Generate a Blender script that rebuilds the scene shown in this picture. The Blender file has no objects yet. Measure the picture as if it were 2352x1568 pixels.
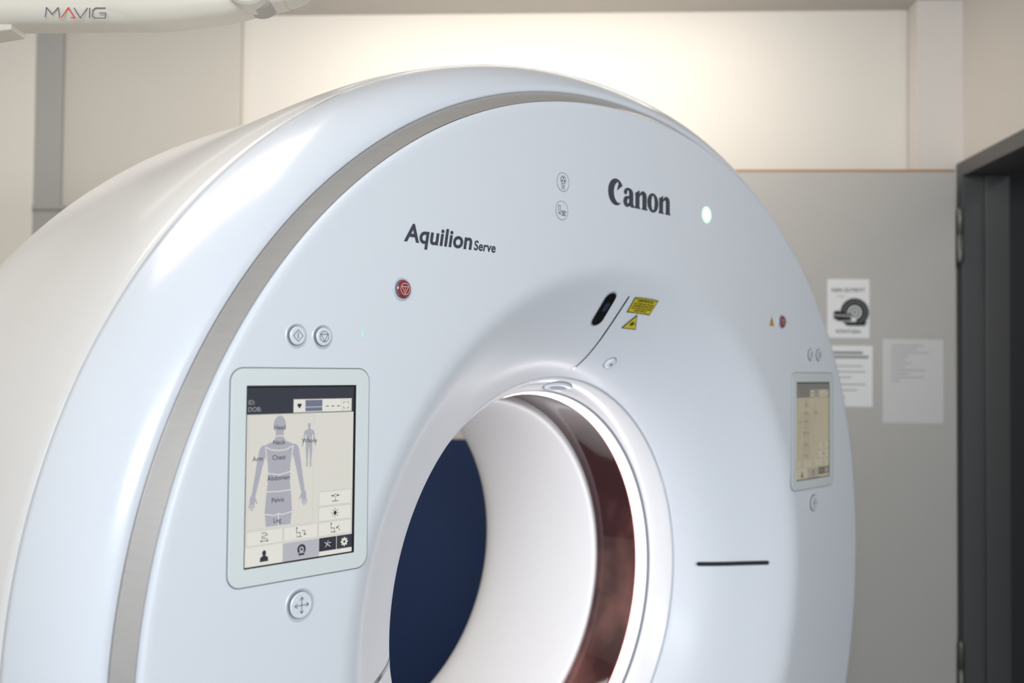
import bpy, bmesh, math
import numpy as np
from mathutils import Matrix, Vector

sc = bpy.context.scene
COL = sc.collection
sc.view_settings.view_transform = 'Standard'
sc.view_settings.look = 'None'

# ------------------------------------------------------------------ helpers
def lin(c):
    out = []
    for v in c:
        v = v / 255.0
        out.append(v / 12.92 if v <= 0.04045 else ((v + 0.055) / 1.055) ** 2.4)
    return tuple(out)

def mat(name, rgb, rough=0.5, metal=0.0, emis=None, strength=0.0, coat=0.0, var=0.03, scale=6.0,
        bump=0.0, stretch=None, spec=0.5, rgb2=None, coat_r=0.06):
    m = bpy.data.materials.new(name)
    m.use_nodes = True
    nt = m.node_tree
    b = nt.nodes["Principled BSDF"]
    c = lin(rgb)
    tc = nt.nodes.new("ShaderNodeTexCoord")
    mp = nt.nodes.new("ShaderNodeMapping")
    if stretch:
        mp.inputs["Scale"].default_value = stretch
    nz = nt.nodes.new("ShaderNodeTexNoise")
    nz.inputs["Scale"].default_value = scale
    nz.inputs["Detail"].default_value = 3
    mix = nt.nodes.new("ShaderNodeMix")
    mix.data_type = 'RGBA'
    mix.inputs[6].default_value = tuple(max(0, x * (1 - var)) for x in c) + (1,)
    mix.inputs[7].default_value = (tuple(min(1, x * (1 + var)) for x in c) if rgb2 is None else lin(rgb2)) + (1,)
    nt.links.new(tc.outputs["Object"], mp.inputs[0])
    nt.links.new(mp.outputs[0], nz.inputs["Vector"])
    if rgb2 is not None:
        rp = nt.nodes.new("ShaderNodeMapRange")
        rp.inputs[1].default_value = 0.46; rp.inputs[2].default_value = 0.68
        nt.links.new(nz.outputs[0], rp.inputs[0]); nt.links.new(rp.outputs[0], mix.inputs[0])
    else:
        nt.links.new(nz.outputs[0], mix.inputs[0])
    nt.links.new(mix.outputs[2], b.inputs["Base Color"])
    b.inputs["Roughness"].default_value = rough
    b.inputs["Metallic"].default_value = metal
    b.inputs["Specular IOR Level"].default_value = spec
    if coat:
        b.inputs["Coat Weight"].default_value = coat
        b.inputs["Coat Roughness"].default_value = coat_r
    if emis is not None:
        b.inputs["Emission Color"].default_value = lin(emis) + (1,)
        b.inputs["Emission Strength"].default_value = strength
    if bump:
        bp = nt.nodes.new("ShaderNodeBump")
        bp.inputs["Strength"].default_value = bump
        bp.inputs["Distance"].default_value = 0.002
        nt.links.new(nz.outputs[0], bp.inputs["Height"])
        nt.links.new(bp.outputs[0], b.inputs["Normal"])
    return m

def new_obj(name, verts, faces, mats, fm=None, parent=None, smooth=False, label=None, recalc=False):
    me = bpy.data.meshes.new(name)
    me.from_pydata([tuple(v) for v in verts], [], faces)
    for m in mats:
        me.materials.append(m)
    if fm:
        me.polygons.foreach_set("material_index", fm)
    if recalc:
        bm = bmesh.new(); bm.from_mesh(me)
        bmesh.ops.recalc_face_normals(bm, faces=bm.faces[:])
        bm.to_mesh(me); bm.free()
    if smooth:
        me.polygons.foreach_set("use_smooth", [True] * len(me.polygons))
    me.update()
    ob = bpy.data.objects.new(name, me)
    COL.objects.link(ob)
    if parent is not None:
        ob.parent = parent
    if label:
        ob["label"] = label
    return ob

def top(ob, label, category, **kw):
    ob["label"] = label
    ob["category"] = category
    for k, v in kw.items():
        ob[k] = v

def struct(ob, label, category="wall"):
    top(ob, label, category, kind="structure")

def empty(name, loc, rz=0.0, parent=None):
    e = bpy.data.objects.new(name, None)
    e.empty_display_size = 0.1
    e.location = loc
    e.rotation_euler = (0, 0, rz)
    if parent is not None:
        e.parent = parent
    COL.objects.link(e)
    return e

def boxes(name, lst, m, parent=None, bevel=0.0, fm=None):
    verts, faces, fmi = [], [], []
    for bi, (x0, y0, z0, x1, y1, z1) in enumerate(lst):
        b = len(verts)
        verts += [(x0, y0, z0), (x1, y0, z0), (x1, y1, z0), (x0, y1, z0),
                  (x0, y0, z1), (x1, y0, z1), (x1, y1, z1), (x0, y1, z1)]
        for f in [(0, 3, 2, 1), (4, 5, 6, 7), (0, 1, 5, 4), (1, 2, 6, 5), (2, 3, 7, 6), (3, 0, 4, 7)]:
            faces.append(tuple(b + i for i in f)); fmi.append(fm[bi] if fm else 0)
    ms = m if isinstance(m, list) else [m]
    ob = new_obj(name, verts, faces, ms, fmi, parent)
    if bevel:
        bv = ob.modifiers.new("bevel", 'BEVEL'); bv.width = bevel; bv.segments = 3
        bv.limit_method = 'ANGLE'
    return ob

def ring_mesh(name, rings, m, parent=None, label=None, smooth=True):
    n = len(rings[0])
    verts = [p for r in rings for p in r]
    faces = []
    for i in range(len(rings) - 1):
        for j in range(n):
            a = i * n + j; b = i * n + (j + 1) % n
            faces.append((a, b, b + n, a + n))
    return new_obj(name, verts, faces, [m], None, parent, smooth=smooth, label=label, recalc=True)

# ---------------------------------------------------------- flat artwork
_tc = {}
def text_mesh(s, bold=0.0, shear=0.0):
    key = (s, bold, shear)
    if key in _tc:
        return _tc[key]
    cu = bpy.data.curves.new("t", 'FONT')
    cu.body = s; cu.size = 1.0; cu.offset = bold; cu.shear = shear
    cu.resolution_u = 5
    cu.space_character = 1.0 + bold * 1.2
    ob = bpy.data.objects.new("t", cu)
    COL.objects.link(ob)
    dg = bpy.context.evaluated_depsgraph_get()
    ev = ob.evaluated_get(dg)
    me = ev.to_mesh()
    v = [(p.co.x, p.co.y) for p in me.vertices]
    f = [tuple(p.vertices) for p in me.polygons]
    ev.to_mesh_clear()
    bpy.data.objects.remove(ob); bpy.data.curves.remove(cu)
    _tc[key] = (v, f)
    return v, f

class Art:
    def __init__(self):
        self.v = []; self.f = []; self.fm = []; self.mats = []
    def mi(self, m):
        if m not in self.mats:
            self.mats.append(m)
        return self.mats.index(m)
    def poly(self, pts, m, L=1):
        b = len(self.v)
        self.v += [(p[0], p[1], L) for p in pts]
        self.f.append(tuple(range(b, b + len(pts)))); self.fm.append(self.mi(m))
    def rect(self, x0, y0, x1, y1, m, L=1, nx=1, ny=1):
        for i in range(nx):
            for j in range(ny):
                a = x0 + (x1 - x0) * i / nx; c = x0 + (x1 - x0) * (i + 1) / nx
                d = y0 + (y1 - y0) * j / ny; e = y0 + (y1 - y0) * (j + 1) / ny
                self.poly([(a, d), (c, d), (c, e), (a, e)], m, L)
    def frame(self, x0, y0, x1, y1, w, m, L=1):
        self.rect(x0, y0, x1, y0 + w, m, L); self.rect(x0, y1 - w, x1, y1, m, L)
        self.rect(x0, y0 + w, x0 + w, y1 - w, m, L); self.rect(x1 - w, y0 + w, x1, y1 - w, m, L)
    def ell(self, cx, cy, rx, ry, m, L=1, n=28):
        self.poly([(cx + rx * math.cos(2 * math.pi * i / n), cy + ry * math.sin(2 * math.pi * i / n)) for i in range(n)], m, L)
    def ring(self, cx, cy, ro, ri, m, L=1, a0=0, a1=360, n=32, icx=None, icy=None, asp=1.0, rix=None):
        icx = cx if icx is None else icx; icy = cy if icy is None else icy
        rix = ri if rix is None else rix
        for i in range(n):
            t0 = math.radians(a0 + (a1 - a0) * i / n); t1 = math.radians(a0 + (a1 - a0) * (i + 1) / n)
            self.poly([(cx + ro * asp * math.cos(t0), cy + ro * math.sin(t0)), (cx + ro * asp * math.cos(t1), cy + ro * math.sin(t1)),
                       (icx + rix * math.cos(t1), icy + ri * math.sin(t1)), (icx + rix * math.cos(t0), icy + ri * math.sin(t0))], m, L)
    def stroke(self, pts, w, m, L=1, w1=None):
        n = len(pts) - 1
        for i in range(n):
            (x0, y0), (x1, y1) = pts[i], pts[i + 1]
            wa = w if w1 is None else w + (w1 - w) * i / n
            wb = w if w1 is None else w + (w1 - w) * (i + 1) / n
            d = math.hypot(x1 - x0, y1 - y0) or 1e-9
            nx, ny = -(y1 - y0) / d / 2, (x1 - x0) / d / 2
            self.poly([(x0 + nx * wa, y0 + ny * wa), (x0 - nx * wa, y0 - ny * wa), (x1 - nx * wb, y1 - ny * wb), (x1 + nx * wb, y1 + ny * wb)], m, L)
            if 0 < i:
                self.ell(x0, y0, wa / 2, wa / 2, m, L, 8)
    def text(self, s, x, y, cap, m, L=1, width=None, align='l', bold=0.0, shear=0.0):
        v, f = text_mesh(s, bold, shear)
        if not v:
            return
        hv, _ = text_mesh("H", bold, 0.0)
        hh = max(p[1] for p in hv) - min(p[1] for p in hv)
        sy = cap / hh
        x0 = min(p[0] for p in v); x1 = max(p[0] for p in v)
        sx = sy if width is None else width / (x1 - x0)
        w = (x1 - x0) * sx
        ox = x if align == 'l' else (x - w / 2 if align == 'c' else x - w)
        b = len(self.v)
        self.v += [(ox + (p[0] - x0) * sx, y + p[1] * sy, L) for p in v]
        k = self.mi(m)
        for q in f:
            self.f.append(tuple(b + i for i in q)); self.fm.append(k)
    def build(self, name, fn, parent=None, label=None):
        return new_obj(name, [fn(*p) for p in self.v], self.f, self.mats, self.fm, parent, label=label)

# ---------------------------------------------------------------- materials
M_face = mat("glossy_cool_white_plastic", (222, 228, 236), 0.48, coat=0.12, var=0.01, scale=2, coat_r=0.2)
M_cover = mat("glossy_white_cover", (221, 227, 236), 0.28, coat=0.6, var=0.01, scale=2, coat_r=0.17)
M_rear = mat("warm_white_cover", (223, 221, 219), 0.36, coat=0.35, var=0.012, scale=2, coat_r=0.15)
M_silver = mat("brushed_silver", (198, 195, 192), 0.32, metal=0.6, var=0.06, scale=30, stretch=(1, 1, 6))
M_seam = mat("dark_seam", (120, 126, 134), 0.6)
M_seaml = mat("light_seam", (165, 172, 182), 0.6)
M_tube = mat("matte_white_bore", (242, 242, 244), 0.42, var=0.01)
M_ringw = mat("bore_ring_white", (240, 241, 244), 0.2, coat=0.6, var=0.01, coat_r=0.2)
M_glow = mat("ring_light", (255, 255, 255), 0.4, emis=(255, 250, 251), strength=16.0)
M_glowpink = mat("ring_glow_edge", (240, 170, 170), 0.4, emis=(252, 170, 176), strength=1.2)  # ring glow spilling onto the window edge, painted as pink emission
M_wine = mat("wine_tinted_window_film", (56, 22, 26), 0.05, var=0.0, scale=2.8, coat=1.0, bump=0.4, stretch=(1, 2.2, 1.6), rgb2=(118, 74, 68))  # lighter second tone paints mottled reflections into the film colour
M_ink = mat("dark_grey_lettering", (62, 66, 78), 0.5)
M_ink2 = mat("symbol_grey", (92, 97, 110), 0.5)
M_lt = mat("symbol_ring_grey", (150, 158, 172), 0.5)
M_black = mat("black_gloss", (14, 14, 18), 0.12, coat=0.5)
M_lens = mat("dark_blue_lens", (52, 56, 84), 0.08, coat=1.0)
M_red = mat("red_button_plastic", (140, 36, 46), 0.25, coat=0.6)
M_white = mat("white_symbol", (236, 220, 222), 0.4)
M_btn = mat("button_white", (222, 228, 236), 0.3, coat=0.4)
M_rim = mat("button_recess", (196, 204, 216), 0.35, coat=0.4)
M_bezel = mat("pale_glass_bezel", (220, 229, 231), 0.2, coat=0.6, var=0.01)
M_yel = mat("yellow_label", (206, 190, 44), 0.5)
M_org = mat("orange_warning", (205, 150, 40), 0.5)
M_green = mat("green_status_light", (180, 235, 195), 0.4, emis=(196, 252, 206), strength=1.0)
M_green2 = mat("green_light_core", (240, 255, 240), 0.4, emis=(238, 255, 238), strength=1.15)
M_greens = mat("small_green_light", (150, 225, 190), 0.4, emis=(120, 225, 180), strength=0.6)
def scr(name, rgb, k=0.80):
    return mat(name, tuple(c * 0.25 for c in rgb), 0.12, emis=rgb, strength=k, var=0.0, spec=0.4)
S_bg = scr("screen_cream", (230, 228, 219))
S_hd = scr("screen_header", (58, 62, 74), 0.7)
S_body = scr("screen_body_grey", (182, 183, 194))
S_ln = scr("screen_lines", (198, 197, 193))
S_tx = scr("screen_text", (56, 58, 72))
S_htx = scr("screen_header_text", (160, 164, 170))
S_dk = scr("screen_dark", (46, 50, 64))
S_blue = scr("screen_blue", (116, 124, 146))
S_lil = scr("screen_tab_grey", (192, 193, 201))
S_wh = scr("screen_white", (239, 238, 230))
S_bk = mat("screen_border_black", (10, 11, 14), 0.1)
dim = {  # right screen: dimming from the oblique view baked into the colours
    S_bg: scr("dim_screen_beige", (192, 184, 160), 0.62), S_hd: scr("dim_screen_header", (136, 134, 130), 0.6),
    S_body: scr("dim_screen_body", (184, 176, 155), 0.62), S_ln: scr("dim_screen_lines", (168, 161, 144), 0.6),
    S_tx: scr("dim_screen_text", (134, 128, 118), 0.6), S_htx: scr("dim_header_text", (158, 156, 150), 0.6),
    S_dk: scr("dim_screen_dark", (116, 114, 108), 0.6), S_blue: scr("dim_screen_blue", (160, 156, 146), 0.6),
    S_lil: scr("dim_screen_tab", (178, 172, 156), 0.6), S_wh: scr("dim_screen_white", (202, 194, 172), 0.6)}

# ------------------------------------------------------------- CT gantry
ZC = 0.967
root = empty("ct_scanner", (0.1358, 2.0012, 0.0), math.radians(50))
top(root, "large white ring-shaped CT scanner with silver trim and two screens", "medical scanner")

N = 360
PH = [2 * math.pi * i / N for i in range(N)]
A0, B0, N0, XS = 1.037, 0.991, 2.10, 0.012
def se(phi, a, b, n=N0):
    c, s = math.cos(phi), math.sin(phi)
    r = 1.0 / ((abs(c) / a) ** n + (abs(s) / b) ** n) ** (1.0 / n)
    return r * c + XS, r * s
def P(x, y, z):
    return (x, y, max(z, -0.90) + ZC)
def smooth(t):
    t = max(0.0, min(1.0, t)); return t * t * (3 - 2 * t)
def shell_xy(phi, o, Y):
    k = smooth((Y - 0.08) / 0.5)
    return se(phi, A0 + o, B0 + o - 0.036 * k, N0 - 0.06 * k)
def shell_ring(o, Y):
    out = []
    for p in PH:
        x, z = shell_xy(p, o, Y)
        out.append(P(x, Y, z))
    return out
def crom(pts, sub=6):
    p = [np.array(q, float) for q in pts]
    p = [2 * p[0] - p[1]] + p + [2 * p[-1] - p[-2]]
    out = []
    for i in range(1, len(p) - 2):
        for k in range(sub):
            t = k / sub
            out.append(0.5 * ((2 * p[i]) + (-p[i-1] + p[i+1]) * t + (2*p[i-1] - 5*p[i] + 4*p[i+1] - p[i+2]) * t*t + (-p[i-1] + 3*p[i] - 3*p[i+1] + p[i+2]) * t**3))
    out.append(p[-2])
    return [tuple(q) for q in out]

FUN = crom([(0.700, 0.0), (0.682, 0.0008), (0.664, 0.0055), (0.645, 0.0160), (0.62, 0.0340), (0.59, 0.0575), (0.56, 0.0815),
            (0.53, 0.107), (0.50, 0.137), (0.475, 0.170), (0.457, 0.202)], 5)
FR = np.array([f[0] for f in FUN])[::-1]; FY = np.array([f[1] for f in FUN])[::-1]
def kx(r):
    return 1 + 0.034 * smooth((r - 0.43) / 0.15)
def fpoint(phi, r, off=0.0):
    Y = float(np.interp(r, FR, FY))
    d = float(np.interp(r + 0.004, FR, FY) - np.interp(r - 0.004, FR, FY)) / 0.008
    l = math.hypot(1, d)
    nr, ny = d / l, -1 / l
    rr = r + nr * off
    return P(rr * kx(r) * math.cos(phi), Y + ny * off, rr * math.sin(phi))

rings = [shell_ring(0, 0.03), shell_ring(0, 0.009), shell_ring(-0.0008, 0.004), shell_ring(-0.003, 0.001), shell_ring(-0.0065, 0.0)]
for t in (0.03, 0.2, 0.4, 0.6, 0.8, 0.93):
    rg = []
    for p in PH:
        x, z = se(p, A0 - 0.0065, B0 - 0.0065)
        x2, z2 = 0.72 * kx(0.72) * math.cos(p), 0.72 * math.sin(p)
        rg.append(P(x * (1 - t) + x2 * t, 0, z * (1 - t) + z2 * t))
    rings.append(rg)
for (r, y) in FUN:
    rings.append([P(r * kx(r) * math.cos(p), y, r * math.sin(p)) for p in PH])
rings.append([P(0.460 * math.cos(p), 0.209, 0.460 * math.sin(p)) for p in PH])
front = ring_mesh("front_panel", rings, M_face, root, "smooth cool-white front panel sweeping into the bore funnel")

def lathe(name, prof, m, parent=root, label=None, n=N):
    return ring_mesh(name, [[P(r * math.cos(2*math.pi*i/n), y, r * math.sin(2*math.pi*i/n)) for i in range(n)] for (r, y) in prof], m, parent, label)

lathe("bore_trim_ring", [(0.459, 0.209), (0.4545, 0.2045), (0.4525, 0.2040), (0.450, 0.2060), (0.441, 0.220), (0.434, 0.232), (0.4285, 0.246), (0.4265, 0.252), (0.4275, 0.255)],
      M_ringw, label="glossy white ring around the bore mouth")
lathe("seam", [(0.430, 0.255), (0.4262, 0.2552), (0.4255, 0.259), (0.4258, 0.261)], M_seam, label="thin dark ring seam")
lathe("bore_inner_ring", [(0.4258, 0.261), (0.4238, 0.262), (0.4230, 0.264)], M_ringw, label="white inner ring before the light")
lathe("ring_light", [(0.4230, 0.264), (0.4208, 0.272), (0.4195, 0.280), (0.419, 0.287)], M_glow, label="glowing white light ring inside the bore")
lathe("ring_glow_edge", [(0.419, 0.287), (0.4192, 0.291)], M_glowpink, label="faint pink glow painted at the edge of the light ring")
lathe("scan_window", [(0.4192, 0.291), (0.420, 0.30), (0.4205, 0.34), (0.4205, 0.38), (0.4195, 0.412)], M_wine, label="wine-red translucent scan window band")
lathe("bore_tube", [(0.4195, 0.412), (0.408, 0.407), (0.402, 0.4055), (0.3985, 0.409), (0.3975, 0.416), (0.3985, 0.50), (0.403, 0.60), (0.411, 0.69),
                    (0.421, 0.76), (0.430, 0.798), (0.440, 0.820), (0.455, 0.845), (0.49, 0.870), (0.53, 0.884), (0.58, 0.888)], M_tube, label="matte white rear bore tube")

ring_mesh("silver_trim", [shell_ring(0.0012, 0.0100), shell_ring(0.0220, 0.0360)], M_silver, root, "flat brushed silver trim band following the front edge")
FC = crom([(0.0220, 0.0385), (0.0235, 0.0355), (0.0270, 0.0338), (0.037, 0.0360), (0.056, 0.054), (0.076, 0.088), (0.091, 0.130), (0.101, 0.172)], 4)
rr = [shell_ring(0.0220, 0.045)] + [shell_ring(o, y) for o, y in FC] + [shell_ring(0.0998, 0.1735)]
ring_mesh("front_cover", rr, M_cover, root, "glossy white rounded front cover ring")
ring_mesh("cover_seam", [shell_ring(0.0998, 0.1732), shell_ring(0.0998, 0.1762)], M_seaml, root, "thin grey seam line")
RC = crom([(0.1015, 0.1765), (0.112, 0.24), (0.119, 0.34), (0.123, 0.46), (0.124, 0.58), (0.124, 0.70), (0.120, 0.79), (0.10, 0.85), (0.06, 0.888), (0.0, 0.905)], 4)
rr = [shell_ring(0.0998, 0.1755)] + [shell_ring(o, y) for o, y in RC]
for t in (0.5, 1.0):
    rg = []
    for p in PH:
        x, z = shell_xy(p, 0, 0.905)
        rg.append(P(x * (1 - t) + 0.57 * math.cos(p) * t, 0.905 - 0.017 * t, z * (1 - t) + 0.57 * math.sin(p) * t))
    rr.append(rg)
ring_mesh("rear_cover", rr, M_rear, root, "warm white deep rear cover of the gantry")
RO = np.array([c[0] for c in RC[:30]]); RYY = np.array([c[1] for c in RC[:30]])
def spoint(phi, Y, off):
    o = float(np.interp(Y, RYY, RO)) + off
    x, z = shell_xy(phi, o, Y)
    return P(x, Y, z)
def shell_patch(name, p0, p1, y0, y1, off, m, n=8, label=None):
    v = []; f = []
    for i in range(n + 1):
        for j in range(n + 1):
            edge = i in (0, n) or j in (0, n)
            v.append(spoint(math.radians(p0 + (p1 - p0) * i / n), y0 + (y1 - y0) * j / n, -0.001 if edge else off))
    for i in range(n):
        for j in range(n):
            a = i * (n + 1) + j
            f.append((a, a + 1, a + n + 2, a + n + 1))
    return new_obj(name, v, f, [m], None, root, label=label)
shell_patch("top_vent_frame", 101.5, 112.5, 0.25, 0.52, 0.0035, M_seaml, label="grey rim of the top service hatch")
shell_patch("top_vent_plate", 102.5, 111.5, 0.27, 0.50, 0.0055, M_cover, label="white service hatch plate")

boxes("gantry_base", [(-0.72, 0.08, 0.0, 0.72, 0.80, 0.10)], M_rear, root, bevel=0.02)

# ---- face artwork helpers
EPS = 0.00025
def fmap(off=0.0):
    return lambda x, z, L: (x, -(off + EPS * L), z + ZC)

def logo(a, x, y, s, m):
    def T(pts):
        return [(x + p[0] * s, y + p[1] * s) for p in pts]
    out = []
    for k in range(41):
        t = math.radians(34 + (324 - 34) * k / 40)
        out.append((0.51 + 0.51 * math.cos(t), 0.485 + 0.53 * math.sin(t)))
    inn = []
    for k in range(31):
        t = math.radians(318 - (318 - 100) * k / 30)
        inn.append((0.71 + 0.34 * math.cos(t), 0.485 + 0.42 * math.sin(t)))
    inn += [(0.66, 0.80), (0.57, 0.54)]
    a.poly(T(out + inn), m, 1)
    def n_(ox):
        a.poly(T([(ox + 0.0, 0.60), (ox + 0.34, 0.77), (ox + 0.34, 0.08), (ox + 0.40, 0.03), (ox + 0.40, 0), (ox + 0.0, 0), (ox + 0.0, 0.03), (ox + 0.055, 0.08), (ox + 0.055, 0.585)][::-1]), m, 1)
        a.poly(T([(ox + 0.32, 0.60), (ox + 0.43, 0.71), (ox + 0.56, 0.76), (ox + 0.70, 0.74), (ox + 0.80, 0.66), (ox + 0.83, 0.55), (ox + 0.83, 0.08),
                  (ox + 0.89, 0.03), (ox + 0.89, 0), (ox + 0.49, 0), (ox + 0.49, 0.03), (ox + 0.54, 0.08), (ox + 0.54, 0.52), (ox + 0.52, 0.575), (ox + 0.47, 0.59), (ox + 0.39, 0.555), (ox + 0.32, 0.47)]), m, 2)
    ox = 0.99
    a.poly(T([(ox + 0.02, 0.55), (ox + 0.09, 0.68), (ox + 0.24, 0.755), (ox + 0.44, 0.755), (ox + 0.60, 0.69), (ox + 0.67, 0.58), (ox + 0.67, 0.16), (ox + 0.70, 0.09), (ox + 0.76, 0.07),
              (ox + 0.76, 0.03), (ox + 0.64, -0.015), (ox + 0.50, 0.0), (ox + 0.41, 0.09), (ox + 0.39, 0.20), (ox + 0.39, 0.56), (ox + 0.36, 0.64), (ox + 0.31, 0.66), (ox + 0.26, 0.62), (ox + 0.25, 0.52), (ox + 0.12, 0.46)]), m, 1)
    a.ring(x + (ox + 0.24) * s, y + 0.20 * s, 0.22 * s, 0.11 * s, m, 2, a0=60, a1=330, asp=1.08, icx=x + (ox + 0.335) * s, icy=y + 0.21 * s, rix=0.08 * s)
    a.poly(T([(ox + 0.30, 0.40), (ox + 0.42, 0.48), (ox + 0.42, 0.38), (ox + 0.36, 0.32)]), m, 2)
    a.poly(T([(ox + 0.36, 0.03), (ox + 0.30, 0.11), (ox + 0.42, 0.20), (ox + 0.46, 0.08)]), m, 2)
    n_(1.75)
    a.ring(x + 3.03 * s, y + 0.37 * s, 0.40 * s, 0.30 * s, m, 1, asp=1.0, rix=0.115 * s, icx=x + 3.04 * s)
    n_(3.43)
art = Art()
logo(art, -0.0825, 0.799, 0.0497, M_ink)
art.build("serif_lettering", fmap(0.0004), root, "bold dark grey serif lettering")
art = Art()
art.text("Aquilion", -0.603, 0.672, 0.0290, M_ink, 1, width=0.150, bold=0.026, shear=0.16)
art.build("bold_lettering", fmap(0.0004), root, "bold dark grey slanted lettering")
art = Art()
art.text("Serve", -0.4490, 0.672, 0.0165, M_ink, 1, width=0.0525, bold=0.022, shear=0.16)
art.build("small_lettering", fmap(0.0004), root, "small dark grey slanted lettering")

def indicator(cx, cz, kind):
    a = Art()
    R = 0.0178
    a.ring(cx, cz, R, R - 0.0011, M_lt, 2)
    a.ell(cx, cz, R - 0.0011, R - 0.0011, M_btn, 1)
    w = 0.0010
    if kind == 0:
        a.ring(cx, cz + 0.004, 0.0078, 0.0067, M_ink2, 3, asp=1.0)
        for q in (90, 210, 330):
            a.ring(cx, cz + 0.004, 0.0052, 0.0015, M_ink2, 4, a0=q - 28, a1=q + 28, n=6)
        a.stroke([(cx - 0.004, cz - 0.004), (cx - 0.004, cz - 0.0075), (cx + 0.004, cz - 0.0075), (cx + 0.004, cz - 0.004)], w, M_ink2, 3)
        for dx in (-0.004, 0, 0.004):
            a.stroke([(cx + dx * 0.6, cz - 0.009), (cx + dx, cz - 0.0135)], w, M_ink2, 3)
    else:
        a.frame(cx - 0.0105, cz - 0.005, cx - 0.0045, cz + 0.009, w, M_ink2, 3)
        a.stroke([(cx - 0.0095, cz - 0.0065), (cx - 0.0030, cz - 0.0065)], w * 1.4, M_ink2, 3)
        a.stroke([(cx - 0.002, cz - 0.0005), (cx + 0.011, cz - 0.0005), (cx + 0.011, cz - 0.003), (cx - 0.002, cz - 0.003), (cx - 0.002, cz - 0.0005)], w, M_ink2, 3)
        a.stroke([(cx, cz - 0.003), (cx + 0.009, cz - 0.0075)], w, M_ink2, 3)
        a.stroke([(cx + 0.009, cz - 0.003), (cx, cz - 0.0075)], w, M_ink2, 3)
        a.stroke([(cx - 0.002, cz - 0.0085), (cx + 0.011, cz - 0.0085)], w * 1.3, M_ink2, 3)
    return a
indicator(-0.2190, 0.819, 0).build("indicator_symbol", fmap(0.0003), root, "round radiation indicator symbol")
indicator(-0.2216, 0.766, 1).build("indicator_symbol", fmap(0.0003), root, "round table indicator symbol")

def turned(art, cx, cz, prof, n=40):
    for i in range(len(prof) - 1):
        r0, o0, m0 = prof[i]; r1, o1, _ = prof[i + 1]
        k = art.mi(m0)
        for j in range(n):
            t0 = 2 * math.pi * j / n; t1 = 2 * math.pi * (j + 1) / n
            b = len(art.v)
            pts = [(cx + r0 * math.cos(t0), cz + r0 * math.sin(t0), o0 / EPS), (cx + r0 * math.cos(t1), cz + r0 * math.sin(t1), o0 / EPS),
                   (cx + r1 * math.cos(t1), cz + r1 * math.sin(t1), o1 / EPS), (cx + r1 * math.cos(t0), cz + r1 * math.sin(t0), o1 / EPS)]
            art.v += pts
            art.f.append((b, b + 1, b + 2, b + 3)); art.fm.append(k)

a = Art()
turned(a, 0.274, 0.8176, [(0.0180, 0.0003, M_green), (0.0172, 0.0012, M_green), (0.0125, 0.0016, M_green), (0.0118, 0.0010, M_green2), (0.0001, 0.0012, M_green2)])
a.ring(0.274, 0.8176, 0.0068, 0.0052, M_green, 6)
a.build("status_light", fmap(), root, "glowing pale green round status light")
a = Art(); a.rect(-0.6826, 0.518, -0.6812, 0.529, M_greens, 2)
a.build("status_light", fmap(), root, "tiny green status light")

def btn(cx, cz, R, Rr, kind, name):
    a = Art()
    if kind == 'red':
        turned(a, cx, cz, [(Rr, 0.0002, M_rim), (Rr - 0.0012, 0.0018, M_rim), (R + 0.0012, 0.0018, M_rim), (R, 0.0006, M_seam), (R - 0.0003, 0.005, M_red), (R - 0.002, 0.0066, M_red), (R * 0.5, 0.0073, M_red), (0.0001, 0.0075, M_red)])
        L = 0.0078 / EPS; r = R * 0.66
        a.ring(cx, cz, r, r - 0.0008, M_white, L)
        h = r * 0.8
        a.stroke([(cx - h * 0.87, cz + h * 0.5), (cx + h * 0.87, cz + h * 0.5), (cx, cz - h), (cx - h * 0.87, cz + h * 0.5)], 0.0008, M_white, L)
        a.stroke([(cx, cz + h * 0.4), (cx, cz - h * 0.4)], 0.0007, M_white, L)
    else:
        turned(a, cx, cz, [(Rr, 0.0002, M_btn), (Rr - 0.0015, 0.0014, M_rim), (R + 0.0018, 0.0006, M_seaml), (R + 0.0002, 0.0002, M_seam), (R, 0.004, M_btn), (R - 0.0018, 0.0052, M_btn), (R * 0.6, 0.0050, M_btn), (0.0001, 0.0046, M_btn)])
        L = 0.0057 / EPS; h = R * 0.62; w = 0.0009
        if kind == 'start':
            a.stroke([(cx, cz + h), (cx + h, cz), (cx, cz - h), (cx - h, cz), (cx, cz + h)], w, M_ink2, L)
            a.stroke([(cx, cz + h * 0.5), (cx, cz - h * 0.5)], w * 1.3, M_ink2, L)
        elif kind == 'stop':
            a.ring(cx, cz, h, h - w, M_ink2, L)
            q = h * 0.85
            a.stroke([(cx - q * 0.87, cz + q * 0.5), (cx + q * 0.87, cz + q * 0.5), (cx, cz - q), (cx - q * 0.87, cz + q * 0.5)], w, M_ink2, L)
        else:
            for dx, dz in ((1, 0), (-1, 0), (0, 1), (0, -1)):
                a.stroke([(cx, cz), (cx + dx * h, cz + dz * h)], w, M_ink2, L)
                ex, ez = cx + dx * h, cz + dz * h; k = h * 0.35
                a.stroke([(ex - dx * k + dz * k * .8, ez - dz * k + dx * k * .8), (ex, ez), (ex - dx * k - dz * k * .8, ez - dz * k - dx * k * .8)], w, M_ink2, L)
    return a.build(name, fmap(), root)

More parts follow.
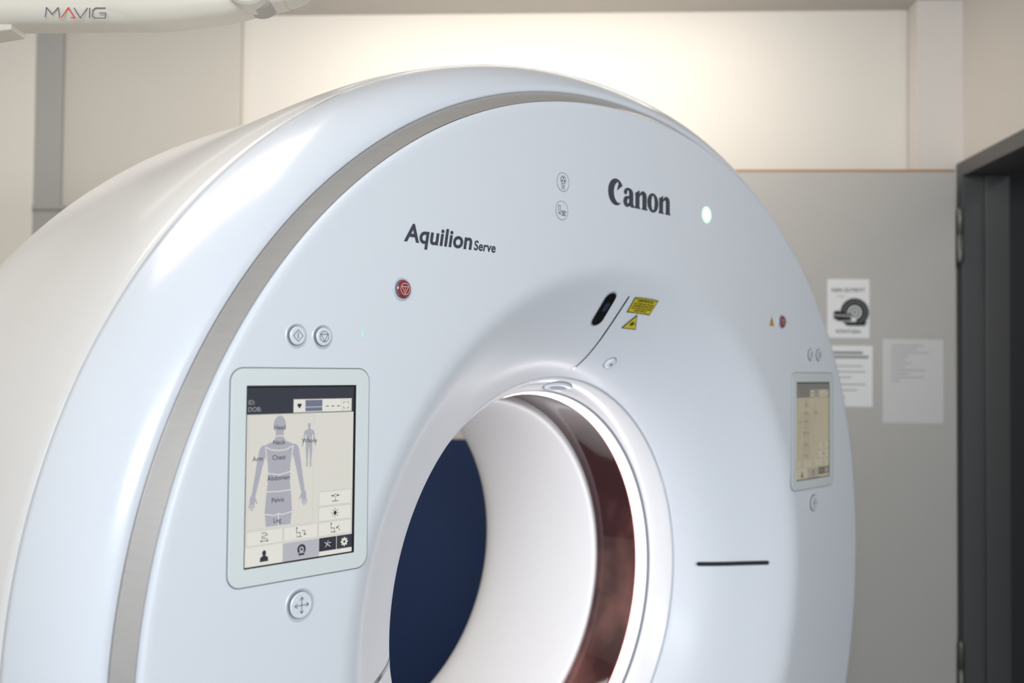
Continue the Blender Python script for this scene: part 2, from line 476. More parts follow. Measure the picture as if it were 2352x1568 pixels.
b1 = btn(-0.800, 0.517, 0.0132, 0.0185, 'start', "push_button"); b1["label"] = "round white start button"
b2 = btn(-0.755, 0.517, 0.0132, 0.0185, 'stop', "push_button"); b2["label"] = "round white stop button"
b3 = btn(-0.787, 0.1375, 0.0185, 0.0245, 'move', "push_button"); b3["label"] = "large round white button with crossed arrows"
b4 = btn(-0.605, 0.5955, 0.0142, 0.0185, 'red', "emergency_button"); b4["label"] = "round red emergency stop button"
for b, dx in ((b1, 1.568), (b2, 1.568), (b3, 1.574), (b4, 1.222)):
    c = b.copy(); c.location = (dx, 0, 0); COL.objects.link(c)

a = Art()
a.poly([(0.556, 0.583), (0.580, 0.583), (0.568, 0.607)], M_org, 1)
a.stroke([(0.568, 0.600), (0.568, 0.590)], 0.002, M_black, 2)
a.ell(0.568, 0.587, 0.001, 0.001, M_black, 2, 10)
a.build("warning_label", fmap(0.0003), root, "small orange triangular warning sticker")

# ---- display unit
def rrect(cx, cz, w, h, r, n=6):
    pts = []
    for qx, qz, a0 in ((1, 1, 0), (-1, 1, 90), (-1, -1, 180), (1, -1, 270)):
        for k in range(n + 1):
            t = math.radians(a0 + 90 * k / n)
            pts.append((cx + qx * (w / 2 - r) + r * math.cos(t), cz + qz * (h / 2 - r) + r * math.sin(t)))
    return pts
DX, DZ, DW, DH = -0.786, 0.323, 0.183, 0.244
disp = empty("display_unit", (0, 0, 0), 0, root)
disp["label"] = "portrait touch screen in a pale bezel"
def rr_ring(w, h, r, off):
    return [(p[0], -off, p[1] + ZC) for p in rrect(DX, DZ, w, h, r)]
ring_mesh("bezel_seam", [rr_ring(0.2370, 0.2980, 0.0200, 0.0002), rr_ring(0.2370, 0.2980, 0.0200, 0.0007), rr_ring(0.2330, 0.2940, 0.0185, 0.0007)], M_seam, disp, "thin dark outline of the bezel", smooth=False)
bz = ring_mesh("bezel", [rr_ring(0.2340, 0.2950, 0.0190, 0.0003), rr_ring(0.2338, 0.2948, 0.0188, 0.0016), rr_ring(0.2328, 0.2938, 0.0183, 0.0023),
                    rr_ring(0.1872, 0.2482, 0.0014, 0.0023), rr_ring(0.1866, 0.2476, 0.0012, 0.0019), rr_ring(0.1866, 0.2476, 0.0012, 0.0008)], M_bezel, disp, smooth=False)

a = Art()
U = lambda u: DX + (u - 0.5) * DW
V = lambda v: DZ + (0.5 - v) * DH
def R_(u0, v0, u1, v1, m, L): a.rect(U(u0), V(v1), U(u1), V(v0), m, L)
def F_(u0, v0, u1, v1, m, L, w=0.0006): a.frame(U(u0), V(v1), U(u1), V(v0), w, m, L)
a.rect(DX - 0.0935, DZ - 0.124, DX + 0.0935, DZ + 0.124, S_bk, 0)
R_(0, 0.004, 0.985, 0.998, S_bg, 0.5)
R_(0, 0.004, 0.985, 0.154, S_hd, 0.8)
a.text("ID:", U(0.01), V(0.098), 0.0062, S_htx, 1.2, bold=0.006)
a.text("DOB:", U(0.01), V(0.137), 0.0062, S_htx, 1.2, bold=0.006)
R_(0.405, 0.072, 0.965, 0.150, S_wh, 1.2)
F_(0.405, 0.072, 0.965, 0.150, S_ln, 1.6)
for dx in (-1, 1):
    a.ell(U(0.46) + dx * 0.0016, V(0.106), 0.0021, 0.0021, S_tx, 2, 12)
a.poly([(U(0.46) - 0.0036, V(0.108)), (U(0.46), V(0.127)), (U(0.46) + 0.0036, V(0.108))], S_tx, 2)
R_(0.515, 0.078, 0.675, 0.144, S_blue, 1.6)
R_(0.515, 0.118, 0.675, 0.121, S_wh, 2)
for u in (0.71, 0.765, 0.82):
    R_(u, 0.114, u + 0.028, 0.119, S_tx, 1.6)
F_(0.86, 0.08, 0.955, 0.144, S_ln, 1.6)
for sx, sz in ((1, 1), (1, -1), (-1, 1), (-1, -1)):
    cx, cz = U(0.9075), V(0.112)
    a.stroke([(cx + sx * 0.0015, cz + sz * 0.0045), (cx + sx * 0.0045, cz + sz * 0.0045), (cx + sx * 0.0045, cz + sz * 0.0015)], 0.0007, S_tx, 2)
F_(0.015, 0.16, 0.60, 0.795, S_ln, 1, 0.0003)
bu = 0.285
def body(bu, v0, s, m, L, full):
    X = lambda x: U(bu) + x * s
    Z = lambda z: V(v0) - z * s
    a.ell(X(0), Z(0.0120), 0.0098 * s, 0.0124 * s, m, L)
    a.rect(X(-0.0066), Z(0.036), X(0.0066), Z(0.018), m, L)
    a.poly([(X(-0.006), Z(0.028)), (X(-0.010), Z(0.0345)), (X(-0.024), Z(0.040)), (X(-0.029), Z(0.046)), (X(-0.0225), Z(0.056)), (X(-0.0195), Z(0.068)), (X(-0.0180), Z(0.090)),
            (X(-0.0205), Z(0.112)), (X(-0.0225), Z(0.134)), (X(0.0225), Z(0.134)), (X(0.0205), Z(0.112)), (X(0.0180), Z(0.090)), (X(0.0195), Z(0.068)), (X(0.0225), Z(0.056)),
            (X(0.029), Z(0.046)), (X(0.024), Z(0.040)), (X(0.010), Z(0.0345)), (X(0.006), Z(0.028))], m, L)
    for q in (-1, 1):
        a.ell(X(q * 0.0250), Z(0.0475), 0.0068 * s, 0.0078 * s, m, L)
        a.stroke([(X(q * 0.0265), Z(0.047)), (X(q * 0.0312), Z(0.066)), (X(q * 0.0355), Z(0.086)), (X(q * 0.0405), Z(0.108))], 0.0118 * s, m, L, 0.0062 * s)
        a.ell(X(q * 0.0415), Z(0.1125), 0.0046 * s, 0.0066 * s, m, L)
        for k, (fx, fz) in enumerate(((-0.0035, 0.124), (-0.0005, 0.1275), (0.0025, 0.1265), (0.0050, 0.1235))):
            a.stroke([(X(q * 0.0415) + q * fx * 0.5 * s, Z(0.1125)), (X(q * 0.0425) + q * fx * s, Z(fz))], 0.0018 * s, m, L)
        a.stroke([(X(q * 0.0385), Z(0.109)), (X(q * 0.0345), Z(0.1185))], 0.0020 * s, m, L)
    if full:
        for q in (-1, 1):
            a.poly([(X(q * 0.0015), Z(0.130)), (X(q * 0.0223), Z(0.130)), (X(q * 0.0200), Z(0.165)), (X(q * 0.0165), Z(0.195)), (X(q * 0.0160), Z(0.225)), (X(q * 0.0180), Z(0.237)), (X(q * 0.0060), Z(0.237)), (X(q * 0.0065), Z(0.20)), (X(q * 0.0045), Z(0.165))], m, L)
    else:
        a.poly([(X(-0.0223), Z(0.132)), (X(-0.0200), Z(0.1515)), (X(0.0200), Z(0.1515)), (X(0.0223), Z(0.132)), ], m, L)
body(bu, 0.166, 1.0, S_body, 1.4, False)
body(0.555, 0.212, 0.262, S_body, 1.4, True)
c0 = U(bu)
def W(pts, w=0.0013): a.stroke([(c0 + p[0], V(0.166) - p[1]) for p in pts], w, S_wh, 1.8)
W([(-0.0225, 0.042), (-0.0130, 0.0465), (0, 0.0480), (0.0130, 0.0465), (0.0225, 0.042)])
W([(-0.0225, 0.042), (-0.0200, 0.060), (-0.0185, 0.080)]); W([(0.0225, 0.042), (0.0200, 0.060), (0.0185, 0.080)])
W([(-0.0188, 0.078), (0, 0.0815), (0.0188, 0.078)])
W([(-0.0205, 0.1035), (0, 0.1045), (0.0205, 0.1035)])
W([(-0.0225, 0.134), (-0.006, 0.137), (0, 0.1350), (0.006, 0.137), (0.0225, 0.134)])
W([(0, 0.1350), (0, 0.1515)], 0.0014)
W([(-0.0065, 0.0275), (0.0065, 0.0275)])
for s, u, v in (("Head", .285, .243), ("Neck", .283, .328), ("Chest", .282, .413), ("Abdomen", .280, .529), ("Pelvis", .278, .654), ("Leg", .276, .769), ("Arm", .095, .414), ("Whole", .557, .327)):
    a.text(s, U(u), V(v), 0.0064, S_tx, 2.4, align='c', bold=0.008)
for (u0, v0, u1, v1) in ((0.655, 0.620, 0.975, 0.706), (0.655, 0.712, 0.975, 0.796), (0.655, 0.802, 0.975, 0.885), (0.335, 0.802, 0.650, 0.885), (0.01, 0.802, 0.328, 0.885)):
    F_(u0, v0, u1, v1, S_ln, 1.2)
    R_(u0 + .004, v0 + .003, u1 - .004, v1 - .003, S_wh, 1.0)
w = 0.0009
LI = 1.6
def ic(u, v): return U(u), V(v)
x, z = ic(.815, .663)
a.stroke([(x - .008, z + .003), (x - .003, z + .003)], w, S_dk, LI); a.stroke([(x + .008, z + .003), (x + .003, z + .003)], w, S_dk, LI)
a.poly([(x - .002, z + .003), (x - .005, z + .005), (x - .005, z + .001)], S_dk, LI); a.poly([(x + .002, z + .003), (x + .005, z + .005), (x + .005, z + .001)], S_dk, LI)
a.frame(x - .0014, z + .0005, x + .0014, z + .0055, .0005, S_dk, LI)
a.stroke([(x - .006, z - .005), (x + .006, z - .005)], w, S_dk, LI); a.stroke([(x, z - .005), (x, z - .001)], w, S_dk, LI)
x, z = ic(.815, .754)
a.ell(x, z, .0028, .0032, S_dk, LI, 14)
for q in range(8):
    t = q * math.pi / 4
    a.stroke([(x + .004 * math.cos(t), z + .004 * math.sin(t)), (x + .0068 * math.cos(t), z + .0068 * math.sin(t))], w, S_dk, LI)
for (u, v, fl) in ((.815, .843, 1), (.49, .843, -1)):
    x, z = ic(u, v)
    a.stroke([(x - .007, z + .006), (x - .007, z), (x - .001, z), (x - .001, z - .006)], w, S_dk, LI)
    a.ell(x - .0066, z + .0068, .0012, .0012, S_dk, LI, 10)
    a.stroke([(x - .006, z - .0035), (x - .006, z - .006), (x + .002, z - .006)], w, S_dk, LI)
    if fl > 0:
        a.stroke([(x + .008, z + .003), (x + .003, z - .0005)], w, S_dk, LI); a.stroke([(x + .005, z + .002), (x + .0025, z - .0005), (x + .006, z - .001)], w, S_dk, LI)
        a.stroke([(x + .008, z - .001), (x + .008, z - .005)], w, S_dk, LI)
    else:
        a.stroke([(x + .002, z + .002), (x + .007, z + .002), (x + .007, z - .004)], w, S_dk, LI); a.stroke([(x + .005, z - .002), (x + .007, z - .0045), (x + .009, z - .002)], w, S_dk, LI)
x, z = ic(.165, .843)
a.stroke([(x - .005, z + .006), (x + .002, z + .006), (x + .005, z + .003), (x - .004, z + .001), (x - .004, z - .001), (x + .004, z - .002)], w, S_dk, LI)
a.stroke([(x - .006, z - .005), (x + .006, z - .005)], w, S_dk, LI)
a.stroke([(x - .004, z - .0035), (x - .006, z - .005), (x - .004, z - .0065)], w, S_dk, LI); a.stroke([(x + .004, z - .0035), (x + .006, z - .005), (x + .004, z - .0065)], w, S_dk, LI)
R_(0.0, 0.893, 0.325, 0.998, S_wh, 1); R_(0.33, 0.893, 0.665, 0.998, S_lil, 1); R_(0.665, 0.893, 0.83, 0.972, S_dk, 1.2); R_(0.835, 0.893, 0.985, 0.972, S_tx, 1.2)
R_(0.665, 0.972, 0.985, 0.998, S_wh, 1)
x, z = ic(.165, .948)
a.ell(x, z + .004, .0032, .0040, S_dk, LI, 16)
a.poly([(x - .0068, z - .0075), (x + .0068, z - .0075), (x + .0062, z - .002), (x + .0025, z + .0005), (x - .0025, z + .0005), (x - .0062, z - .002)], S_dk, LI)
x, z = ic(.50, .945)
a.ring(x, z + .001, .0072, .0038, S_tx, LI, a0=-50, a1=230)
a.ell(x, z + .001, .0020, .0020, S_tx, LI, 12); a.rect(x - .005, z - .0075, x + .005, z - .0045, S_tx, LI)
x, z = ic(.745, .933)
a.stroke([(x - .005, z + .003), (x + .005, z - .004)], w, S_wh, LI); a.stroke([(x - .004, z - .004), (x, z), (x + .001, z + .005)], w, S_wh, LI); a.stroke([(x + .002, z + .001), (x + .006, z + .002)], w, S_wh, LI)
x, z = ic(.91, .933)
a.ring(x, z, .0050, .0020, S_wh, LI)
for q in range(8):
    t = q * math.pi / 4
    a.stroke([(x + .0045 * math.cos(t), z + .0045 * math.sin(t)), (x + .0066 * math.cos(t), z + .0066 * math.sin(t))], .002, S_wh, LI)
screen = a.build("screen", fmap(0.0010), disp, "lit touch screen showing a body outline menu with labels")

d2 = disp.copy(); d2.location = (1.572, 0, 0); COL.objects.link(d2)
for ch in list(disp.children):
    c = ch.copy(); c.parent = d2; COL.objects.link(c)
    if ch is screen:
        c.data = ch.data.copy()
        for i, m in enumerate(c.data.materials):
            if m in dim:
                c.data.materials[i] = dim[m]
        c["label"] = "touch screen showing the same menu, off-axis fading painted in beige"

# ---- funnel details
def funnel_strip(name, phi0, r0, r1, hw, off, m, n=24, label=None, round_end=True, slant=0.0):
    v = []; f = []
    for i in range(n + 1):
        t = i / n
        r = r0 + (r1 - r0) * t
        wdt = hw
        if round_end:
            L = abs(r1 - r0) * 1.3
            dist = min(t, 1 - t) * L
            if dist < hw:
                wdt = hw * math.sqrt(max(0.0, 1 - (1 - dist / hw) ** 2)) + 1e-5
        for s in (-1, -0.33, 0.33, 1):
            v.append(fpoint(phi0 + slant * (t - 0.5) + s * wdt / r, r, off))
    for i in range(n):
        for s in range(3):
            q = i * 4 + s
            f.append((q, q + 1, q + 5, q + 4))
    return new_obj(name, v, f, [m], None, root, label=label)
PT = math.pi / 2
funnel_strip("laser_slot", PT - 0.046, 0.626, 0.472, 0.0020, 0.0008, M_black, 60, "thin dark vertical laser slot")
funnel_strip("laser_slot_rim", 0.0, 0.614, 0.480, 0.0062, 0.0006, M_rim, 60, "rim of the laser slot")
funnel_strip("laser_slot", 0.0, 0.612, 0.483, 0.0049, 0.0012, M_black, 60, "dark horizontal laser slot")
funnel_strip("laser_slot", math.pi + 0.060, 0.590, 0.485, 0.0036, 0.0012, M_black, 60, "dark horizontal laser slot")
funnel_strip("camera_window_rim", PT + 0.042, 0.631, 0.562, 0.0180, 0.0006, M_seaml, 60, "pale rim of the oval window")
funnel_strip("camera_window", PT + 0.042, 0.628, 0.565, 0.0163, 0.0014, M_black, 60, "glossy black oval camera window")
funnel_strip("camera_lens", PT + 0.040, 0.610, 0.592, 0.0075, 0.0020, M_lens, 30, "round dark blue lens behind the window")

def funnel_map(phi0, r0, off, kk=0.8, rot=0.0):
    cr, sr = math.cos(rot), math.sin(rot)
    def g(x, y, L):
        x2 = x * cr - y * sr; y2 = x * sr + y * cr
        return fpoint(phi0 - x2 / r0, r0 + y2 * kk, off + EPS * L)
    return g
a = Art()
a.rect(-0.037, -0.0190, 0.037, 0.0190, M_black, 1, 12, 5)
a.rect(-0.0360, -0.0180, 0.0360, 0.0180, M_yel, 3, 12, 5)
a.frame(-0.0350, -0.0170, 0.0350, 0.0170, 0.0010, M_black, 4.5)
a.text("LASERSTRAHLUNG", 0, 0.0095, 0.0048, M_black, 6, width=0.050, align='c', bold=0.025)
for k, s in enumerate(("NICHT DIREKT MIT OPTISCHEN", "INSTRUMENTEN BETRACHTEN", "NICHT IN DEN STRAHL BLICKEN", "LASER KLASSE 1M")):
    a.text(s, 0, 0.0030 - k * 0.0056, 0.0038, M_black, 6, width=0.061 if k < 3 else 0.038, align='c', bold=0.025)
a.build("laser_warning_label", funnel_map(PT - 0.139, 0.614, 0.0008, rot=0.12), root, "yellow rectangular laser warning sticker")
a = Art()
a.poly([(-0.023, -0.015), (0.023, -0.015), (0, 0.021)], M_black, 3)
a.poly([(-0.0195, -0.0132), (0.0195, -0.0132), (0, 0.0172)], M_yel, 6)
a.ell(0, -0.002, 0.0030, 0.0030, M_black, 8, 14)
for q in range(12):
    t = q * math.pi / 6
    a.stroke([(0, -0.002), (0.0068 * math.cos(t), -0.002 + 0.0068 * math.sin(t))], 0.0009, M_black, 8)
a.stroke([(0, -0.002), (0.012, -0.002)], 0.0012, M_black, 8)
a.build("laser_warning_label", funnel_map(PT - 0.147, 0.580, 0.0010, rot=0.12), root, "yellow triangular laser warning sticker")

def bump(name, phi0, r0, rx, ry, h, m, fn, label=None):
    v = []; f = []; n = 36
    prof = [(1.0, 0.0), (0.97, 0.5), (0.85, 0.85), (0.6, 1.0), (0.3, 1.0), (0.02, 0.95)]
    for (k, hh) in prof:
        for j in range(n):
            t = 2 * math.pi * j / n
            v.append(fn(phi0 - rx * k * math.cos(t) / r0, r0 + ry * k * math.sin(t), h * hh))
    for i in range(len(prof) - 1):
        for j in range(n):
            q = i * n + j; q2 = i * n + (j + 1) % n
            f.append((q, q2, q2 + n, q + n))
    return new_obj(name, v, f, [m], None, root, smooth=True, label=label)
bump("sensor_knob_rim", PT - 0.212, 0.500, 0.0160, 0.0112, 0.0015, M_lt, fpoint, "grey outline of the sensor knob")
bump("sensor_knob", PT - 0.212, 0.500, 0.0135, 0.0095, 0.006, M_btn, fpoint, "small round white sensor knob")
bump("sensor_knob_center", PT - 0.212, 0.500, 0.004, 0.003, 0.0074, M_seam, fpoint, "small dark sensor hole")
TR = np.array([0.4265, 0.4285, 0.434, 0.441, 0.450, 0.4525]); TY = np.array([0.252, 0.246, 0.232, 0.220, 0.2060, 0.2040])
def tpoint(phi, r, off):
    Y = float(np.interp(r, TR, TY))
    rr_ = r - off * 0.85
    return P(rr_ * math.cos(phi), Y - off * 0.5, rr_ * math.sin(phi))
bump("intercom_rim", PT - 0.080, 0.4385, 0.047, 0.0105, 0.0022, M_lt, tpoint, "grey outline of the oval cover")
bump("intercom_cover", PT - 0.080, 0.4385, 0.0435, 0.0085, 0.0048, M_btn, tpoint, "small oval intercom cover")
bump("intercom_inset", PT - 0.080, 0.4385, 0.034, 0.0045, 0.0056, M_seaml, tpoint, "inset of the oval cover")

# ------------------------------------------------------------- room shell
M_wall = mat("cream_wall_paint", (232, 227, 219), 0.75, var=0.015, scale=3, bump=0.05)
M_wallR = mat("pale_wall_paint", (226, 220, 214), 0.75, var=0.015, scale=3)
M_panel = mat("greige_wall_panel", (206, 201, 192), 0.7, var=0.015, scale=3)
M_grey = mat("grey_strip_and_shade", (174, 173, 170), 0.7)
M_ceil = mat("ceiling_paint", (205, 200, 194), 0.8)
M_floor = mat("grey_vinyl_floor", (128, 132, 136), 0.35, var=0.06, scale=12)
M_navy = mat("navy_wainscot", (18, 48, 94), 0.6, var=0.04)
M_door = mat("grey_door_laminate", (190, 187, 182), 0.55, var=0.02)
M_wood = mat("door_edge_wood", (176, 136, 100), 0.6)
M_frame = mat("dark_grey_door_frame", (92, 92, 92), 0.45)
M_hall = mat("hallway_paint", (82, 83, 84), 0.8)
M_paper = mat("white_paper", (238, 238, 238), 0.7, var=0.01)
M_paper2 = mat("paper_sleeve", (218, 217, 215), 0.3, coat=0.4, var=0.01)
M_pk = mat("print_black", (36, 38, 40), 0.7)
M_pg = mat("print_grey", (140, 142, 146), 0.7)
M_pf = mat("print_faint", (168, 169, 171), 0.7)
M_hinge = mat("hinge_metal", (110, 108, 104), 0.4, metal=0.6)

CH = 2.81
WR = 1.45
o = boxes("wall_back", [(-2.7, 3.80, 0, WR, 3.92, CH)], M_wall); struct(o, "cream painted rear wall")
o = boxes("trim_1", [(-1.25, 3.785, 0, WR, 3.80, 1.17)], M_navy); struct(o, "dark navy blue lower wall panel", "wall panel")
o = boxes("trim_2", [(1.285, 3.70, 0, WR, 3.785, CH)], M_wallR); struct(o, "pale square pilaster in the room corner", "pilaster")
o = boxes("trim_3", [(-1.96, 3.76, 0, -1.261, 3.80, CH)], M_panel, bevel=0.004); struct(o, "tall greige wall panel", "wall panel")
o = boxes("trim_5", [(-2.62, 3.73, 0, -2.060, 3.80, CH)], M_wall, bevel=0.006); struct(o, "cream painted column", "column")
o = boxes("trim_4", [(-2.060, 3.742, 0, -1.955, 3.80, CH)], M_grey); struct(o, "narrow upright strip beside the column, its shading painted grey", "trim")  # grey colour stands in for shading at the column's side
o = boxes("trim_6", [(-2.060, 3.732, 2.040, -1.93, 3.742, 2.056)], M_grey); struct(o, "thin grey horizontal strip on the panel", "trim")
o = boxes("wall_left", [(-2.74, -2.6, 0, -2.62, 3.92, CH)], M_wall); struct(o, "cream painted side wall")
o = boxes("wall_right", [(WR, 3.70, 0, WR + .12, 3.92, CH), (WR, -2.6, 0, WR + .12, 2.66, CH), (WR, 2.66, 2.205, WR + .12, 3.70, CH)], M_wallR); struct(o, "pale side wall with a doorway")
o = boxes("floor", [(-2.74, -2.6, -0.1, 3.2, 3.92, 0)], M_floor); struct(o, "grey vinyl floor", "floor")
o = boxes("ceiling", [(-2.74, -2.6, CH, WR + .12, 3.92, CH + .1)], M_ceil); struct(o, "pale plaster ceiling", "ceiling")
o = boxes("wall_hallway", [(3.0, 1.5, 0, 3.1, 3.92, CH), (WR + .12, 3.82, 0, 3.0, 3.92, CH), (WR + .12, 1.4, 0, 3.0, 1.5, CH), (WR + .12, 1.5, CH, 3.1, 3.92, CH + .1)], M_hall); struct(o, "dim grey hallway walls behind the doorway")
o = boxes("trim_7", [(WR - .025, 3.645, 0, WR + .135, 3.70, 2.205), (WR - .025, 2.66, 0, WR + .135, 2.715, 2.205), (WR - .025, 2.715, 2.15, WR + .135, 3.645, 2.205),
                           (WR + .05, 3.625, 0, WR + .135, 3.645, 2.15)], M_frame, bevel=0.003)
struct(o, "dark grey metal door frame", "door frame")

door = boxes("door_1", [(0.405, 3.60, 0.012, 1.384, 3.642, 2.156), (0.405, 3.60, 2.156, 1.384, 3.642, 2.165)], [M_door, M_wood], bevel=0.001, fm=[0, 1])
struct(door, "open grey laminate door leaf with papers taped on", "door")
for z in (1.93, 0.40):
    v = []; f = []; n = 20
    prof = [(0.0001, -0.10), (0.009, -0.10), (0.013, -0.09), (0.013, -0.002), (0.010, 0), (0.013, 0.002), (0.013, 0.09), (0.009, 0.10), (0.0001, 0.10)]
    for r, h in prof:
        for j in range(n):
            t = 2 * math.pi * j / n
            v.append((1.402 + r * math.cos(t), 3.606 + r * math.sin(t), z + h))
    for i in range(len(prof) - 1):
        for j in range(n):
            q = i * n + j; q2 = i * n + (j + 1) % n
            f.append((q, q2, q2 + n, q + n))
    h = new_obj("hinge", v, f, [M_hinge], None, door, smooth=True)
    h["label"] = "steel barrel door hinge"

def dmap(x, z, L): return (x, 3.5998 - 0.0003 * L, z)
a = Art()
a.rect(0.936, 1.562, 1.084, 1.772, M_paper, 1)
a.text("KEIN ZUTRITT", 1.010, 1.727, 0.0120, M_pk, 3, width=0.116, align='c', bold=0.015)
a.text("Röntgen", 0.985, 1.708, 0.006, M_pg, 3, align='c')
px, pz = 1.032, 1.654
a.ring(px, pz, 0.050, 0.024, M_pk, 3, a0=-80, a1=180)
a.ring(px, pz, 0.039, 0.036, M_pg, 4, a0=-70, a1=175)
a.ring(px, pz, 0.018, 0.012, M_pk, 3)
a.ell(px, pz, 0.006, 0.006, M_pk, 3)
a.poly([(0.958, 1.656), (0.972, 1.660), (0.996, 1.654), (1.020, 1.648), (1.020, 1.624), (0.975, 1.622), (0.958, 1.632)], M_pk, 5)
a.poly([(0.990, 1.620), (1.076, 1.620), (1.066, 1.606), (1.004, 1.606)], M_pk, 5)
a.stroke([(0.960, 1.643), (1.022, 1.640)], 0.0025, M_paper, 6)
a.text("RÖNTGEN", 1.010, 1.580, 0.0110, M_pk, 3, width=0.085, align='c', bold=0.01)
o = a.build("poster", dmap); top(o, "white A5 notice with black scanner pictogram taped to the grey door", "poster")
a = Art()
a.rect(0.885, 1.318, 1.095, 1.535, M_paper, 1)
for k, (w0, zz) in enumerate(((0.16, 1.505), (0.18, 1.490), (0.16, 1.460), (0.17, 1.440), (0.12, 1.420), (0.17, 1.395), (0.14, 1.375), (0.10, 1.350))):
    a.rect(0.900, zz, 0.900 + w0, zz + (0.009 if k < 2 else 0.004), M_pg if k < 2 else M_pf, 3)
o = a.build("notice_sheet", dmap); top(o, "white sheet with grey printed rows taped to the grey door", "paper")
a = Art()
a.rect(1.130, 1.262, 1.341, 1.559, M_paper2, 1)
for k in range(11):
    a.rect(1.160, 1.535 - k * 0.0125, 1.160 + (0.11, 0.09, 0.13, 0.06, 0.05, 0.07, 0.05, 0.12, 0.06, 0.11, 0.03)[k], 1.538 - k * 0.0125, M_pf, 3)
o = a.build("notice_sheet", dmap); top(o, "pale A4 sheet in a plastic sleeve taped to the grey door", "paper")

# ------------------------------------------------- ceiling arm
M_arm = mat("ivory_arm_plastic", (216, 210, 198), 0.4, coat=0.2, var=0.01)
M_armd = mat("grey_arm_plastic", (172, 167, 160), 0.4)
M_redp = mat("red_print", (200, 70, 50), 0.5)
yaw = math.radians(3)
def cw(cx, d, z):
    return (cx * math.cos(yaw) - d * math.sin(yaw), cx * math.sin(yaw) + d * math.cos(yaw), z)
arm = empty("ceiling_support_arm", cw(-1.45, 1.72, CH), yaw)
top(arm, "ivory ceiling-mounted support arm with rounded joint above the scanner", "ceiling arm")
def loft(name, secs, m, label=None):
    rs = []
    for (x, zc_, hh, hd) in secs:
        r = min(hh, hd) * 0.55
        rs.append([(x + 1.45, p[0], p[1] + zc_ - CH) for p in rrect(0, 0, hd * 2, hh * 2, r, 5)])
    n = len(rs[0])
    verts = [p for q in rs for p in q]; faces = []
    for i in range(len(rs) - 1):
        for j in range(n):
            q = i * n + j; q2 = i * n + (j + 1) % n
            faces.append((q, q2, q2 + n, q + n))
    faces.append(tuple(range(n))); faces.append(tuple(range((len(rs) - 1) * n, len(rs) * n))[::-1])
    ob = new_obj(name, verts, faces, [m], None, arm, smooth=True, label=label, recalc=True)
    es = ob.modifiers.new("split", 'EDGE_SPLIT'); es.split_angle = math.radians(35)
    return ob
loft("horizontal_bar", [(-1.50, 2.078, 0.057, 0.045), (-1.0, 2.078, 0.057, 0.045), (-0.66, 2.079, 0.052, 0.043), (-0.63, 2.079, 0.051, 0.042)], M_arm)
loft("end_bar", [(-0.70, 2.079, 0.048, 0.0455), (-0.64, 2.078, 0.051, 0.046), (-0.58, 2.080, 0.048, 0.045), (-0.50, 2.086, 0.043, 0.042), (-0.44, 2.094, 0.034, 0.04), (-0.40, 2.098, 0.030, 0.036)], M_arm)
def cyl(name, x, y, z, r, h, m, axis='y', label=None, n=40):
    v = []; f = []
    prof = [(0.001, -h), (r * .80, -h), (r * .92, -h * .93), (r, -h * .75), (r, h * .85), (r * .9, h), (0.001, h)]
    for (rr_, hh) in prof:
        for j in range(n):
            t = 2 * math.pi * j / n
            if axis == 'y': v.append((x + 1.45 + rr_ * math.cos(t), y + hh, z - CH + rr_ * math.sin(t)))
            else: v.append((x + 1.45 + rr_ * math.cos(t), y + rr_ * math.sin(t), z - CH + hh))
    for i in range(len(prof) - 1):
        for j in range(n):
            q = i * n + j; q2 = i * n + (j + 1) % n
            f.append((q, q2, q2 + n, q + n))
    return new_obj(name, v, f, [m], None, arm, label=label, recalc=True)
cyl("joint", -0.455, -0.030, 2.090, 0.039, 0.030, M_arm, label="round ivory swivel joint")
cyl("joint_collar", -0.446, -0.004, 2.086, 0.034, 0.028, M_armd, label="grey collar of the joint")
loft("end_fitting", [(-0.43, 2.100, 0.030, 0.034), (-0.39, 2.100, 0.030, 0.032), (-0.368, 2.103, 0.024, 0.028), (-0.353, 2.105, 0.014, 0.02)], M_arm)
loft("lower_bracket", [(-1.45, 2.013, 0.010, 0.03), (-0.92, 2.015, 0.010, 0.03), (-0.865, 2.019, 0.005, 0.026)], M_arm)
cyl("ceiling_pole", -1.45, 0.0, (CH + 2.05) / 2, 0.045, (CH - 2.03) / 2, M_arm, 'z')
a = Art()
def amap(x, z, L): return (x + 1.45, -0.0455 - 0.0003 * L, z - CH)
M_am = M_ink2
xx, zz, hh, kw_ = -0.798, 2.028, 0.0175, 1.09
def letter(pts_list, m, ww=0.0017):
    for pts in pts_list:
        a.stroke([(xx + p[0] * hh * kw_, zz + p[1] * hh) for p in pts], ww, m, 1)
letter([[(0, 0), (0.1, 1), (0.62, 0.35), (1.15, 1), (1.28, 0)]], M_am)
letter([[(1.45, 0), (2.05, 1), (2.65, 0), (2.3, 0.02)]], M_redp, 0.0021)
letter([[(2.55, 1), (3.15, 0), (3.75, 1)]], M_am)
letter([[(3.95, 0), (3.95, 1)]], M_am)
letter([[(5.35, 1), (4.5, 1), (4.25, .8), (4.2, .2), (4.45, 0), (5.35, 0), (5.4, .5), (4.8, .5)]], M_am)
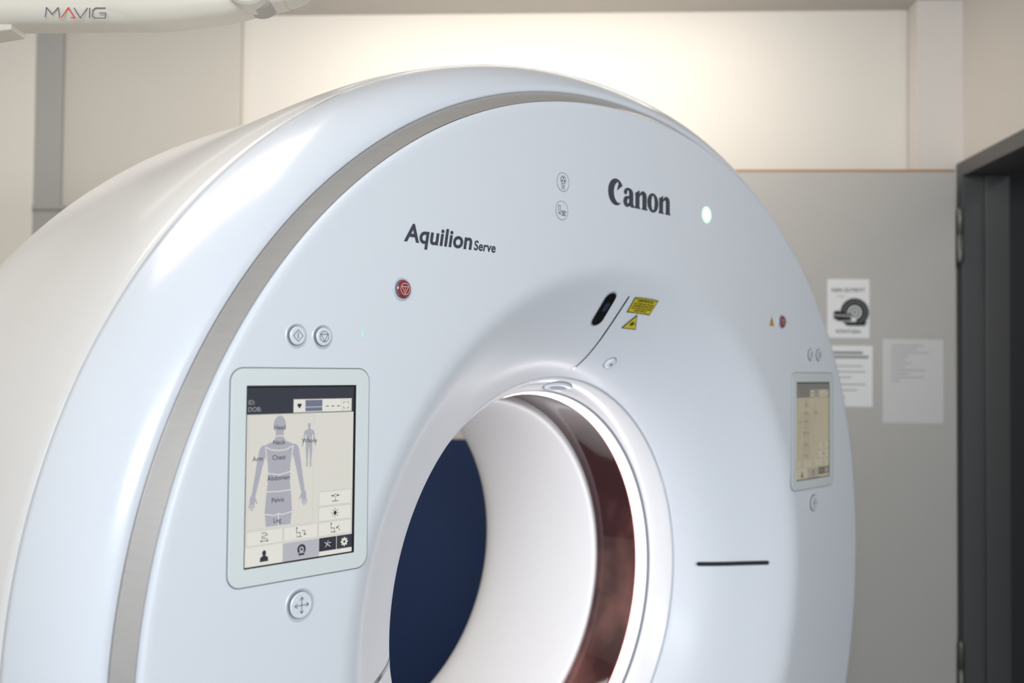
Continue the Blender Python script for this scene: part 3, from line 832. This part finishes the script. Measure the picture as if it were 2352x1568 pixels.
a.build("arm_lettering", amap, arm, "thin grey and red lettering")

# ------------------------------------------------------------ lights
def area(name, loc, target, sx, sy, power, color):
    l = bpy.data.lights.new(name, 'AREA')
    l.shape = 'RECTANGLE'; l.size = sx; l.size_y = sy; l.energy = power; l.color = color
    ob = bpy.data.objects.new(name, l)
    ob.location = loc
    d = Vector(target) - Vector(loc)
    ob.rotation_euler = d.to_track_quat('-Z', 'Y').to_euler()
    COL.objects.link(ob)
    return ob
area("daylight", (0.35, -2.2, 2.35), (0.4, 2.0, 1.1), 2.4, 0.8, 100, (0.89, 0.95, 1.0))
area("ceiling_panel_light", (-1.3, 1.6, 2.78), (-1.3, 1.6, 0), 1.2, 0.6, 11, (1.0, 0.95, 0.90))
area("wall_washer_and_fill_light", (-0.1, 3.25, 2.78), (-0.1, 3.62, 1.9), 1.6, 0.25, 13, (1.0, 0.93, 0.84))
area("wall_washer_and_fill_light", (-1.6, 3.0, 2.78), (-1.6, 3.5, 1.6), 1.2, 0.25, 3.5, (1.0, 0.94, 0.87))  # fill added to brighten the left part of the wall
area("hallway_fill_light", (2.3, 2.6, 2.7), (2.3, 2.6, 0), 0.5, 0.5, 4, (0.95, 0.97, 1.0))  # unseen fill, added to lighten the doorway

w_ = bpy.data.worlds.new("world"); sc.world = w_
w_.use_nodes = True
bg = w_.node_tree.nodes["Background"]
bg.inputs[0].default_value = (0.91, 0.95, 1.0, 1)
bg.inputs[1].default_value = 0.59

# ------------------------------------------------------------ camera
cd = bpy.data.cameras.new("camera")
cam = bpy.data.objects.new("camera", cd)
COL.objects.link(cam)
cd.sensor_width = 36; cd.lens = 35.0
cd.clip_start = 0.05
M = Matrix.Translation((0, 0, 1.44)) @ Matrix.Rotation(math.radians(3), 4, 'Z') @ Matrix.Rotation(math.radians(90 + 1.58), 4, 'X') @ Matrix.Rotation(math.radians(0.57), 4, 'Z')
cam.matrix_world = M
cd.dof.use_dof = True
cd.dof.focus_distance = 1.66
cd.dof.aperture_fstop = 2.8
sc.camera = cam
